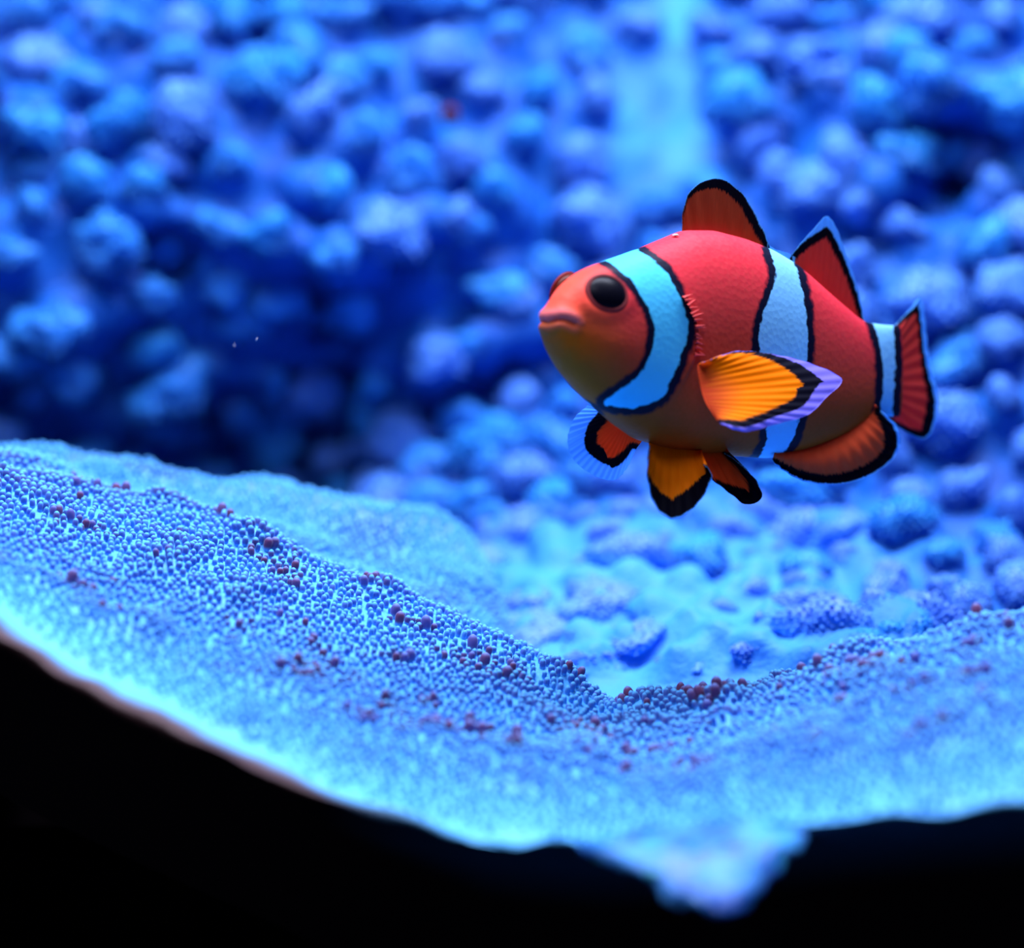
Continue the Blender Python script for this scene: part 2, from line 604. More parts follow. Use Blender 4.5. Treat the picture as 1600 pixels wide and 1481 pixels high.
rad = (.041 + .014 * r1 + .010 * tm) * (.85 + .15 * low)
length = (.10 + .06 * rng.random(n) + .05 * tm) * (.6 + .4 * low)
tn2 = tn + rng.normal(0, .14, (n, 3)) + np.array([0, .15, 1.0]); tn2 /= np.linalg.norm(tn2, axis=1, keepdims=True)

# the 300 that show largest: swollen dark beads standing out of the carpet
cand = np.where((tv_ > 2.4) & (tv_ < 6.4))[0]
clump = vnoise(tp, 2.2, 91)
score = tm[cand] * .25 + rng.random(len(cand)) * .8 + .35 * np.clip(clump[cand], -.3, .6) + .45 * dk[cand] - np.where(tv_[cand] < 3.2, .25, 0)
big = cand[np.argsort(-score)[:300]]
mask = np.ones(n, bool); mask[big] = False
carpet = obj('tentacle_carpet', tentacle_mass('tentacle_carpet', tp[mask] - tn[mask] * .015, tn2[mask], rad[mask], length[mask], tone[mask], M_TENT, 7, 4), front)
carpet['kind'] = 'stuff'
btv, btf, btt = tentacle_template(12, 6)
bead_me = []
for q in range(3):
    m = make_mesh('tentacle', btv * np.array([1, 1, 1]), btf, M_TP[q], cm=False)
    bead_me.append(m)
for q, g in enumerate(big):
    kind = 1 if rng.random() < .30 else (2 if rng.random() < .5 else 0)
    o = obj('tentacle', bead_me[kind], front)
    rr = .050 + .034 * rng.random() ** 2
    ll = rr * (2.7 + 1.0 * rng.random())
    qn = Vector(tn2[g]).to_track_quat('Z', 'Y')
    o.matrix_basis = Matrix.Translation(Vector(tp[g] - tn[g] * .02) * S) @ qn.to_matrix().to_4x4() @ Matrix.Diagonal((rr * S, rr * S, ll * S, 1))

# ------------------------------------------------------------------ rear anemone: a steep wall of tentacle clusters
ctrl = [  # pixel x, pixel y, depth cm
    (-300, -500, 70), (300, -500, 70), (800, -500, 72), (1070, -500, 72), (1400, -500, 69), (1900, -500, 69),
    (-300, -100, 61), (200, -100, 60.5), (600, -100, 61), (900, -100, 62), (1070, -100, 62.5), (1250, -100, 61), (1600, -100, 59), (1900, -100, 59),
    (-300, 150, 57), (100, 150, 56), (500, 150, 56), (800, 150, 57.5), (1070, 150, 59), (1250, 150, 57), (1600, 150, 55), (1900, 150, 55),
    (-300, 350, 55), (100, 350, 54.5), (500, 350, 54.8), (800, 350, 56.2), (1070, 350, 57.6), (1250, 350, 55), (1600, 350, 54), (1900, 350, 54),
    (-300, 550, 55.5), (100, 550, 55.2), (500, 550, 56.6), (800, 550, 56.2), (1070, 550, 56), (1300, 550, 53.2), (1600, 550, 52.5), (1900, 550, 52.5),
    (-300, 740, 57), (100, 740, 57), (500, 740, 58), (800, 740, 55.2), (1070, 740, 52.8), (1300, 740, 51), (1600, 740, 50.5), (1900, 740, 50.5),
    (-300, 900, 58), (100, 900, 58), (500, 900, 58), (760, 900, 50), (900, 880, 48.8), (1070, 880, 48.2), (1300, 880, 48), (1600, 880, 48), (1900, 880, 48),
    (-300, 1100, 58.5), (300, 1100, 58), (700, 1060, 47), (860, 1010, 45.2), (1000, 1010, 44.2), (1150, 1010, 43.8), (1300, 1000, 43.5), (1600, 1000, 43.5), (1900, 1000, 43.5),
    (-300, 1300, 59), (300, 1300, 58), (800, 1150, 43.0), (1000, 1130, 42.0), (1200, 1120, 41.6), (1600, 1130, 41.2), (1900, 1130, 41.2),
    (800, 1300, 41.5), (1200, 1300, 41), (1900, 1300, 41),
]
ctrl = np.array(ctrl, float)


def tps_fit(xy, z, lam=.15):
    q = xy / 400.0
    d2 = ((q[:, None] - q[None]) ** 2).sum(-1)
    K = .5 * d2 * np.log(d2 + 1e-12) + np.eye(len(q)) * lam
    Pm = np.hstack([np.ones((len(q), 1)), q])
    A = np.block([[K, Pm], [Pm.T, np.zeros((3, 3))]])
    return np.linalg.solve(A, np.concatenate([z, np.zeros(3)]))


def tps_eval(c, xy0, xy):
    q0 = xy0 / 400.0; q = xy / 400.0
    d2 = ((q[:, None] - q0[None]) ** 2).sum(-1)
    return (.5 * d2 * np.log(d2 + 1e-12)) @ c[:-3] + c[-3] + q @ c[-2:]


tc_ = tps_fit(ctrl[:, :2], ctrl[:, 2], .02)
WU, WV = 520, 330
wx = np.linspace(-620, 2220, WU); wy = np.linspace(-480, 1160, WV)
gx, gyy = np.meshgrid(wx, wy, indexing='ij')
gyy = np.where(gyy > 300, 300 + (gyy - 300) * (1 - .34 * np.clip((760 - gx) / 260, 0, 1)), gyy)   # the wall ends higher on the left
wD = tps_eval(tc_, ctrl[:, :2], np.stack([gx.ravel(), gyy.ravel()], -1)).reshape(WU, WV)
pit = np.zeros((WU, WV))
for (hx, hy, hr, hd) in [(520, 490, 75, 2.2), (520, 640, 90, 2.2), (330, 660, 60, 1.5), (820, 600, 60, 1.6), (240, 390, 45, 1.2), (640, 395, 40, 1.2),
                         (1520, 250, 90, 2.0), (1385, 345, 45, 1.6), (1180, 235, 45, 1.2), (900, 760, 45, 1.3), (60, 250, 60, 1.2), (130, 560, 50, 1.2)]:
    gp = np.exp(-((gx - hx) / hr) ** 2 - ((gyy - hy) / (hr * .75)) ** 2)
    wD += 1.7 * hd * gp - .55 * hd * np.exp(-((gx - hx) / (hr * 1.2)) ** 2 - ((gyy - hy + hr * 1.15) / (hr * .6)) ** 2); pit = np.maximum(pit, gp)
WP = unproj(gx, gyy, wD)
WNm = grid_normals(WP)
if WNm[WU // 2, WV // 2, 1] > 0:
    WNm = -WNm
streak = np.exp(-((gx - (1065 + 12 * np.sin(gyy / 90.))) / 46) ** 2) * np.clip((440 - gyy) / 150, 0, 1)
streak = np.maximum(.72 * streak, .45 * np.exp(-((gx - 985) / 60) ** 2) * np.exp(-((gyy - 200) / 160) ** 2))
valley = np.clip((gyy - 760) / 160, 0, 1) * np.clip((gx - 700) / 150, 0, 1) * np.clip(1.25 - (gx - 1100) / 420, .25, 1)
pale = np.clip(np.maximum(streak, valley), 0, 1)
WP = WP + WNm * (fbm(WP, .55, 61, 3) * .45 * (1 - .7 * pale))[..., None]
WNm = grid_normals(WP)
if WNm[WU // 2, WV // 2, 1] > 0:
    WNm = -WNm
rear = thing('carpet_anemone', 'deep blue anemone wall of puffy tentacle clusters rising behind the clownfish', 'anemone', (1, 56, -22))

# base column of the rear anemone, behind and below, in the dark
V = []
zz = np.linspace(-22, -5.0, 20)
for z in zz:
    rr = 8 * (1 + .05 * np.sin(11 * ang + z)) + .15 * np.sin(29 * ang)
    V.append(np.stack([1 + 1.6 * rr * np.cos(ang), 63 + .55 * rr * np.sin(ang), np.full(64, z)], -1))
V = np.array(V)
obj('column', make_mesh('column', V.reshape(-1, 3), grid_faces(20, 64, True), M_STALK), rear)


# tentacle clusters: lumpy puffs thick with short blunt tentacles, eight shapes shared by ~300 objects
def cluster_mesh(seed, mat):
    r = np.random.default_rng(seed)
    nu, nv = 28, 11
    th = np.linspace(0, 2 * math.pi, nu, endpoint=False)
    ph = np.linspace(0, .5 * math.pi * 1.15, nv)
    v = [(0, 0, 1.0)]
    d = []
    for p in ph[1:]:
        for t in th:
            d.append((math.sin(p) * math.cos(t), math.sin(p) * math.sin(t), math.cos(p)))
    d = np.array(d)
    off = r.random(3) * 50
    sc_ = 1 + .42 * vnoise(d + off, 1.3, seed) + .16 * vnoise(d + off, 3.5, seed + 3)
    body = np.vstack([[(0, 0, 1.0 + .1 * r.random())], d * sc_[:, None]])
    f = []
    for t in range(nu):
        f.append((0, 1 + t, 1 + (t + 1) % nu))
    for k in range(nv - 2):
        for t in range(nu):
            a, b = 1 + k * nu + t, 1 + k * nu + (t + 1) % nu
            f.append((a, a + nu, b + nu)); f.append((a, b + nu, b))
    f = np.array(f)
    # tentacles by a spiral over the dome
    m = 170
    i = np.arange(m) + .5
    z = 1 - i / m * 1.12
    a = i * 2.399963 + r.random() * 6
    dd = np.stack([np.sqrt(np.clip(1 - z * z, 0, 1)) * np.cos(a), np.sqrt(np.clip(1 - z * z, 0, 1)) * np.sin(a), z], -1)
    s2 = 1 + .42 * vnoise(dd + off, 1.3, seed) + .16 * vnoise(dd + off, 3.5, seed + 3)
    pos = dd * (s2 - .06)[:, None]
    nr = dd + r.normal(0, .2, (m, 3)) + np.array([0, -.75, 0]) * np.clip(1.1 - dd[:, 2:3], 0, 1); nr /= np.linalg.norm(nr, axis=1, keepdims=True)
    tv, tf, tt = tentacle_template(7, 3)
    A, B = frames(nr)
    rad_ = .05 + .03 * r.random(m); len_ = .10 + .09 * r.random(m) + .22 * np.clip(-dd[:, 1], 0, 1) * r.random(m)
    V_ = (pos[:, None] + A[:, None] * (tv[None, :, 0:1] * rad_[:, None, None]) + B[:, None] * (tv[None, :, 1:2] * rad_[:, None, None])
          + nr[:, None] * (tv[None, :, 2:3] * len_[:, None, None])).reshape(-1, 3)
    F_ = (tf[None] + (np.arange(m) * len(tv))[:, None, None]).reshape(-1, 3) + len(body)
    return make_mesh('tentacle_cluster', np.vstack([body, V_]), np.vstack([f, F_]), mat, cm=False)


CL = [[cluster_mesh(100 + s + 10 * k, M_CL[k]) for s in range(4)] for k in range(4)]
# jittered lattice over the wall in surface space
Ww = ((gx > -420) & (gx < 2020) & (gyy > -300) & (gyy < 1062)).astype(float)
Ww[(gyy > 800) & (gx < 640)] = 0
Ww[pit > .62] = 0
Ww *= np.where(streak > .22, 0.0, 1.0)
inv = valley > .45
c1 = scatter(WP, WNm, Ww * (~inv), 9000, 1.10, 11)
c2 = scatter(WP, WNm, Ww * inv, 5000, .86, 12)
cp, cn, ci, cj = [np.concatenate([q1, q2]) for q1, q2 in zip(c1, c2)]
cxy = proj(cp)
# the ones in view come first, the nearest to the frame next
off = np.maximum(np.maximum(-cxy[:, 0], cxy[:, 0] - 1600), np.maximum(-cxy[:, 1], 0)).clip(0)
order = np.argsort(off + rng.random(len(cp)))
rest = order[300:]
order = order[:300]
bump = np.zeros((WU, WV))
for g in np.concatenate([order, rest]):
    d2 = ((WP - cp[g]) ** 2).sum(-1)
    bump += np.exp(-d2 / .46 ** 2)
WP = WP + WNm * (.62 * np.clip(bump, 0, 1.2))[..., None]
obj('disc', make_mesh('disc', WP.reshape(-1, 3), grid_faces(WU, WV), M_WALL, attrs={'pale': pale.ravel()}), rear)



def cluster_place(g):
    x, y = cxy[g]
    pv = pale[ci[g], cj[g]]
    rightness = np.clip((x - 700) / 500, 0, 1)
    u = rng.random()
    kind = 1 if u < .25 + .45 * rightness else (2 if u > .80 else 0)
    if pv > .35 and u < .85: kind = 3
    s = (.36 + .34 * rng.random() ** 1.3) * (1 - .22 * pv)
    hgt = s * (.95 + .45 * rng.random()) * (1 - .50 * pv)
    nn_ = Vector(cn[g]) + Vector((0, 0, .45)) + Vector(rng.normal(0, .12, 3))
    qn = nn_.normalized().to_track_quat('Z', 'Y')
    qn = qn @ Quaternion((0, 0, 1), rng.normal(0, .35))
    sx, sy = s * (.95 + .45 * rng.random()), s * (.8 + .25 * rng.random())
    m = Matrix.Translation(Vector(cp[g] + cn[g] * (.40 - .16 * pv)) * S) @ qn.to_matrix().to_4x4() @ Matrix.Diagonal((sx * S, sy * S, hgt * S, 1))
    return CL[kind][int(rng.integers(4))], m


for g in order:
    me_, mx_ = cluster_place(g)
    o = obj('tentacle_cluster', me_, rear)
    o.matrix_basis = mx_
# clusters past the 300 that show largest: one joined piece, mostly beyond the frame
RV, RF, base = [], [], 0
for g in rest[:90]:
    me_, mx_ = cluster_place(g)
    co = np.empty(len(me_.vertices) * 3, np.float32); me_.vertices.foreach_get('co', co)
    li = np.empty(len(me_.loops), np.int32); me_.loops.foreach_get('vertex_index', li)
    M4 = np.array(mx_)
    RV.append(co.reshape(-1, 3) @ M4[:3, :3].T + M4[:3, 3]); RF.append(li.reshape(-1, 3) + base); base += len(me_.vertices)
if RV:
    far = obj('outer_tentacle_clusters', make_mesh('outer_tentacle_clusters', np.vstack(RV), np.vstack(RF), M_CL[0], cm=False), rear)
    far['kind'] = 'stuff'
print('in view', int((off <= 40).sum()), 'rest', len(rest))
bx = tps_eval(tc_, ctrl[:, :2], np.array([[703., 183.]]))[0]
o = obj('tentacle', make_mesh('tentacle', btv, btf, mat_plain('dark_maroon_bead', (0.06, 0.008, 0.012), .6, .1), cm=False), rear)
o['label'] = 'dark maroon bead tentacle'
o.matrix_basis = Matrix.Translation(Vector(unproj(703, 192, bx - 1.35)) * S) @ Matrix.Rotation(.5, 4, 'X') @ Matrix.Diagonal((.19 * S, .19 * S, .38 * S, 1))
print('clusters', len(cp), 'tentacles', n)

# ------------------------------------------------------------------ the clownfish
fish = thing('clownfish', 'orange clownfish with three pale blue black-edged bands swimming above the anemone', 'fish', unproj(1110, 705, 40.6))

plan_px = np.array([840, 862, 1000, 1140, 1300, 1380, 1480], float)
theta = np.radians(np.array([42, 42, 40, 32, 33, 38, 42], float))


def plan_depth(px):
    xs = np.linspace(800, 1520, 721)
    th = np.interp(xs, plan_px, theta)
    dd = np.concatenate([[0], np.cumsum(np.tan(th[:-1]))]) * .01
    d = 38.3 + dd - np.interp(858, xs, dd)
    return np.interp(px, xs, d)


upper = np.array([(856, 500), (858, 490), (863, 477), (872, 461), (888, 442), (912, 424), (945, 408), (1000, 388), (1040, 371), (1066, 360),
                  (1110, 360), (1160, 373), (1200, 389), (1240, 412), (1290, 455), (1345, 501), (1372, 507), (1404, 509)], float)
lower = np.array([(856, 506), (858, 520), (863, 536), (872, 558), (888, 585), (912, 613), (940, 640), (970, 666), (1000, 687), (1050, 702),
                  (1100, 708), (1150, 713), (1200, 716), (1250, 706), (1300, 689), (1345, 668), (1375, 650), (1404, 651)], float)
widths = np.array([(856, .05), (858, .18), (863, .27), (872, .35), (888, .43), (912, .52), (945, .62), (1000, .74), (1060, .80), (1120, .80),
                   (1200, .70), (1270, .50), (1340, .27), (1375, .17), (1404, .10)], float)


def smooth_curve(c, q):
    v = np.interp(q, c[:, 0], c[:, 1])
    return v


NS, NR = 300, 220
tt = np.linspace(0, 1, NS)
spx = 856 + (1404 - 856) * (0.25 * tt + .75 * tt ** 1.35)
spx = 856 + (1404 - 856) * tt ** 1.45


def smoothed(c):
    v = np.interp(spx, c[:, 0], c[:, 1])
    k = np.exp(-np.linspace(-2, 2, 15) ** 2); k /= k.sum()
    w = np.convolve(np.pad(v, 7, mode='edge'), k, 'valid')
    blend = np.clip((spx - 860) / 20, 0, 1)
    return v * (1 - blend) + w * blend


sU, sL, sW = smoothed(upper), smoothed(lower), smoothed(widths)
sD = plan_depth(spx)
topP = unproj(spx, sU, sD); botP = unproj(spx, sL, sD)
spine = (topP + botP) / 2
tan = tangents(np.stack([spine[:, 0], spine[:, 1], np.zeros(NS)], -1))
side = np.stack([tan[:, 1], -tan[:, 0], np.zeros(NS)], -1)        # towards the camera side
phi = np.linspace(0, 2 * math.pi, NR, endpoint=False)             # 0 = back, pi/2 = near flank, pi = belly
cph, sph = np.cos(phi), np.sin(phi)
mid = botP[:, 2] + (topP[:, 2] - botP[:, 2]) * .47
ex = 0.88
cc = np.sign(cph) * np.abs(cph) ** ex
ss = np.sign(sph) * np.abs(sph) ** (ex * 1.06)
B = np.zeros((NS, NR, 3))
B[..., 0] = spine[:, 0][:, None] + side[:, 0][:, None] * (sW[:, None] * ss[None])
B[..., 1] = spine[:, 1][:, None] + side[:, 1][:, None] * (sW[:, None] * ss[None])
B[..., 2] = mid[:, None] + np.where(cc[None] > 0, (topP[:, 2] - mid)[:, None], (mid - botP[:, 2])[:, None]) * cc[None]
BN = grid_normals(B)
if BN[150, NR // 4] @ side[150] < 0:
    BN = -BN

# mirror helper: near-flank pixel position used for both flanks (pattern is symmetric)
jm = np.arange(NR)
jmir = np.where(jm <= NR // 2, jm, NR - jm)
pix = proj(B)[:, jmir].reshape(-1, 2)


def pattern_sd(poly):
    poly = dense(poly, 8)
    d, _ = seg_dist(pix, poly, True)
    return np.where(inside(pix, poly), d, -d) * .01


head_band = [(935, 398), (962, 420), (985, 440), (1003, 465), (1018, 492), (1022, 520), (1015, 556), (1000, 583), (972, 606), (943, 629),
             (975, 637), (1005, 635), (1034, 621), (1050, 590), (1065, 553), (1074, 520), (1069, 487), (1056, 452), (1036, 420), (1000, 392), (985, 375)]
mid_band = [(1200, 370), (1204, 395), (1211, 425), (1206, 455), (1192, 490), (1186, 530), (1186, 570), (1190, 620), (1196, 660), (1198, 688), (1186, 712), (1176, 735),
            (1210, 740), (1218, 716), (1238, 688), (1250, 650), (1257, 600), (1261, 560), (1262, 520), (1259, 480), (1251, 440), (1239, 402), (1228, 375)]
tail_band = [(1358, 490), (1367, 512), (1376, 545), (1379, 580), (1378, 620), (1373, 660), (1392, 670), (1395, 640), (1398, 600), (1399, 560), (1396, 508), (1394, 490)]
band = np.maximum(np.maximum(pattern_sd(head_band), pattern_sd(mid_band)), pattern_sd(tail_band))

# mouth: a groove with lips around it
mouth = dense([(845, 508), (862, 502), (880, 500), (898, 507)], 10)
dm, _ = seg_dist(pix, mouth)
above = np.where(pix[:, 1] < np.interp(pix[:, 0], mouth[:, 0], mouth[:, 1]), 1.0, -1.0)
fade = np.clip((918 - pix[:, 0]) / 22, 0, 1)
disp = -.035 * np.exp(-(dm / 3.5) ** 2) * fade
disp += np.where(above > 0, .042 * np.exp(-((dm - 11) / 9) ** 2), .022 * np.exp(-((dm - 9) / 8) ** 2)) * fade
lip = np.where(above > 0, np.exp(-((dm - 9) / 8.0) ** 2), .35 * np.exp(-((dm - 7) / 6.0) ** 2)) * fade
# brow and cheek modelling, gill cover step behind the head band
eyec = np.array([948, 458])
de = np.linalg.norm((pix - eyec) / np.array([1.1, 1.0]), axis=1)
disp += .035 * np.exp(-((de - 32) / 14) ** 2)
gill = dense([(1040, 425), (1066, 460), (1084, 495), (1090, 525), (1084, 560), (1066, 600), (1040, 640)], 8)
dg, wg = seg_dist(pix, gill)
gside = np.where(inside(pix, np.vstack([gill, [(900, 640), (900, 425)]])), 1.0, -1.0)
disp += .045 * np.exp(-(dg / 16) ** 2) * (gside > 0) * np.sin(np.pi * np.clip(wg, 0, 1))
cheek = np.linalg.norm((pix - np.array([955, 540])) / np.array([1.0, 1.0]), axis=1)
disp += .05 * np.exp(-(cheek / 45) ** 2)
B2 = B + BN * disp.reshape(NS, NR)[..., None]

hgt01 = ((B[..., 2] - botP[:, 2][:, None]) / (topP[:, 2] - botP[:, 2] + 1e-6)[:, None]).ravel()
face = np.clip((985 - pix[:, 0]) / 90, 0, 1)
verts = np.vstack([B2.reshape(-1, 3), [B2[0].mean(0)], [B2[-1].mean(0)]])
faces = [tuple(f) for f in grid_faces(NS, NR, True)]
n0, n1 = NS * NR, NS * NR + 1
faces += [(n0, j, (j + 1) % NR) for j in range(NR)]
faces += [(n1, (NS - 1) * NR + (j + 1) % NR, (NS - 1) * NR + j) for j in range(NR)]
ext = lambda a, v: np.concatenate([a, v])
M_FISH = mat_fish()
body_me = make_mesh('body', verts, faces, M_FISH,
                    attrs={'band': ext(band, [-1, -1]), 'height': ext(hgt01, [.5, .5]), 'face': ext(face, [1, 0]), 'lip': ext(np.clip(lip, 0, 1), [1, 0]),
                           'paler': ext(np.clip((pix[:, 0] - 1090) / 40, 0, 1), [0, 1])})
obj('body', body_me, fish)


def surf_at(px_, py_):
    """indices and point of the near flank seen at a pixel, and its twin on the far flank"""
    d = np.linalg.norm(proj(B2[:, :NR // 2]) - np.array([px_, py_]), axis=-1)
    i, j = np.unravel_index(np.argmin(d), d.shape)
    return i, j


# eyes
def eye_mesh():
    nu, nv = 32, 16
    v = []; f = []
    for a in range(nv + 1):
        p = math.pi * a / nv
        for b in range(nu):
            t = 2 * math.pi * b / nu
            v.append((math.sin(p) * math.cos(t), math.sin(p) * math.sin(t), math.cos(p)))
    for a in range(nv):
        for b in range(nu):
            f.append((a * nu + b, (a + 1) * nu + b, (a + 1) * nu + (b + 1) % nu, a * nu + (b + 1) % nu))
    return make_mesh('eye', v, f, mat_eye(), cm=False)


def socket_mesh():
    nu, nv = 40, 10
    v = []; f = []
    for a in range(nu):
        t = 2 * math.pi * a / nu
        for b in range(nv):
            s = 2 * math.pi * b / nv
            r = 1 + .15 * math.cos(s)
            v.append((r * math.cos(t), r * math.sin(t), .16 * math.sin(s)))
    for a in range(nu):
        for b in range(nv):
            f.append((a * nv + b, ((a + 1) % nu) * nv + b, ((a + 1) % nu) * nv + (b + 1) % nv, a * nv + (b + 1) % nv))
    return make_mesh('eye_ring', v, f, mat_plain('eye_ring_skin', (0.16, 0.02, 0.025), .5, .1), cm=False)


eme, sme = eye_mesh(), socket_mesh()
ei, ej = surf_at(949, 457)
for jj in (ej, NR - ej):
    p = B2[ei, jj]; nrm = BN[ei, jj]
    if jj != ej: p = p + nrm * .06 + np.array([0, 0, .05])      # the far eye bulges a little higher
    q = Vector(nrm).to_track_quat('Z', 'Y')
    o = obj('eye', eme, fish)
    ME = Matrix.Translation(Vector(p - nrm * .055) * S) @ q.to_matrix().to_4x4() @ Matrix.Diagonal((.35 * S, .30 * S, .17 * S, 1))
    o.matrix_basis = ME
    r = obj('eye_ring', sme)
    r.parent = o
    r.matrix_parent_inverse = ME.inverted()
    r.matrix_basis = Matrix.Translation(Vector(p - nrm * .0) * S) @ q.to_matrix().to_4x4() @ Matrix.Diagonal((.325 * S, .28 * S, .2 * S, 1))


# ------------------------------------------------------------------ fins
def fin(name, pairs, mat, depth_fn, outline_widths, nr=160, nw=70, rays=18, ripple=.012, thick=.02, side_rays=True, curl=None):
    """pairs: [(base px, base py, tip px, tip py)]; depth_fn(px, py, along, across) -> cm;
    outline_widths: rows (black px, rim px) along the fin edge from first pair to last"""
    pr = np.array(pairs, float)
    u = np.linspace(0, 1, nr)
    q = catmull(pr, u * (len(pr) - 1))
    w = np.linspace(0, 1, nw)
    pxy = q[:, None, 0:2] * (1 - w[None, :, None]) + q[:, None, 2:4] * w[None, :, None]
    edge_line = np.vstack([q[:1, 0:2], q[:, 2:4], q[-1:, 0:2]])
    base_line = q[:, 0:2]
    pts = pxy.reshape(-1, 2)
    tipl = q[:, 2:4]
    d, where = seg_dist(pts, tipl)
    ow = catmull(np.array(outline_widths, float), where * (len(outline_widths) - 1))
    # scalloped edge at the ray ends
    D = depth_fn(pxy[..., 0], pxy[..., 1], np.repeat(u[:, None], nw, 1), np.repeat(w[None], nr, 0))
    P3 = unproj(pxy[..., 0], pxy[..., 1], D)
    nrm = grid_normals(P3)
    if nrm[nr // 2, nw // 2, 1] > 0: nrm = -nrm
    P3 = P3 + nrm * (ripple * .4 * np.cos(u * rays * 2 * math.pi)[:, None] * np.clip(w * 1.6, 0, 1)[None])[..., None]
    f1 = P3 + nrm * (thick / 2) * (1 - .6 * w)[None, :, None]
    f2 = P3 - nrm * (thick / 2) * (1 - .6 * w)[None, :, None]
    N = nr * nw
    gf = grid_faces(nr, nw)
    idx = np.arange(N).reshape(nr, nw)
    ring = np.concatenate([idx[:, 0], idx[-1, 1:], idx[::-1, -1][1:], idx[0, ::-1][1:-1]])
    nx = np.roll(ring, -1)
    rim_f = np.stack([ring, nx, nx + N, ring + N], -1)
    faces = np.vstack([gf, gf[:, ::-1] + N, rim_f])
    two = lambda a: np.concatenate([a.ravel(), a.ravel()])
    e = d * .01
    me = make_mesh(name, np.vstack([f1.reshape(-1, 3), f2.reshape(-1, 3)]), faces, mat,
                   attrs={'ray': two(np.repeat(u[:, None], nw, 1)), 'across': two(np.repeat(w[None], nr, 0)),
                          'rim': two(ow[:, 1] * .01 - e), 'blk': two((ow[:, 0] + ow[:, 1]) * .01 - e)})
    return obj(name, me, fish)


median = lambda px, py, a, b: plan_depth(px)
RED_IN, RED_OUT = (0.50, 0.06, 0.04), (0.62, 0.075, 0.035)
RIM = (0.16, 0.55, 1.0)
M_FD = mat_fin('dorsal_fin_skin', (0.60, 0.050, 0.05), (0.42, 0.070, 0.03), RIM, trl=.4)
M_FS = mat_fin('soft_fin_skin', (0.66, 0.050, 0.06), (0.78, 0.065, 0.06), RIM, trl=.5)
M_FA = mat_fin('anal_fin_skin', (0.62, 0.06, 0.03), (0.95, 0.14, 0.05), RIM, trl=.6)
M_FP = mat_fin('pectoral_fin_skin', (0.62, 0.05, 0.02), (1.0, 0.225, 0.0), (0.30, 0.25, 0.95), trl=.35, transp=.25)
M_FV = mat_fin('pelvic_fin_skin', (0.75, 0.16, 0.01), (0.98, 0.26, 0.005), RIM, trl=.6)

fin('dorsal_fin', [(1066, 368, 1065, 356), (1072, 370, 1069, 322), (1086, 372, 1080, 297), (1103, 375, 1100, 283), (1122, 380, 1124, 279),
                   (1142, 386, 1147, 291), (1160, 392, 1167, 312), (1175, 396, 1183, 340), (1188, 400, 1195, 364), (1200, 402, 1202, 384)],
    M_FD, median, [(1, 0), (3, 0), (7, 1), (13, 1), (16, 1), (16, 1), (15, 1), (14, 2), (13, 2), (8, 1)], rays=8, ripple=.03)
fin('membrane_fin', [(1198, 402, 1199, 380), (1208, 404, 1208, 388), (1220, 408, 1219, 392), (1232, 414, 1232, 396), (1240, 418, 1242, 402)],
    mat_fin('band_membrane_skin', (0.12, 0.55, 1.0), (0.12, 0.55, 1.0), (0.16, 0.5, 1.0)), median, [(0, 6), (0, 8), (0, 8), (0, 6)], rays=4)
fin('soft_dorsal_fin', [(1244, 430, 1233, 404), (1254, 436, 1252, 379), (1266, 444, 1274, 355), (1280, 456, 1291, 338), (1294, 468, 1305, 353),
                        (1308, 480, 1319, 388), (1322, 490, 1332, 424), (1336, 500, 1343, 463), (1346, 508, 1351, 504)],
    M_FS, median, [(9, 0), (13, 2), (15, 9), (15, 17), (13, 11), (11, 7), (10, 5), (9, 3), (7, 2)], rays=13, ripple=.016)
fin('caudal_fin', [(1396, 512, 1399, 508), (1396, 522, 1420, 484), (1396, 535, 1438, 466), (1396, 552, 1445, 498), (1396, 570, 1449, 540), (1396, 590, 1456, 580),
                   (1395, 608, 1465, 618), (1394, 625, 1462, 658), (1393, 638, 1446, 685), (1391, 646, 1418, 676), (1388, 654, 1389, 656)],
    M_FS, lambda px, py, a, b: plan_depth(px) + .25 * np.sin(b * 1.5), [(4, 1), (9, 3), (16, 8), (7, 7), (7, 7), (9, 7), (12, 6), (16, 4), (14, 2), (9, 1), (5, 1)], rays=16, ripple=.02)
fin('anal_fin', [(1364, 628, 1377, 643), (1356, 634, 1400, 665), (1346, 642, 1407, 690), (1332, 652, 1396, 716), (1314, 664, 1370, 737), (1294, 674, 1332, 753),
                 (1274, 684, 1292, 757), (1252, 692, 1252, 750), (1232, 698, 1224, 735), (1212, 702, 1206, 720)],
    M_FA, lambda px, py, a, b: plan_depth(px) - .30 * b - .22 * np.sin(np.pi * np.clip(b * 1.2, 0, 1)), [(10, 2), (20, 5), (22, 5), (20, 3), (18, 2), (17, 2), (15, 2), (14, 2), (11, 2), (6, 1)], rays=15, ripple=.022)

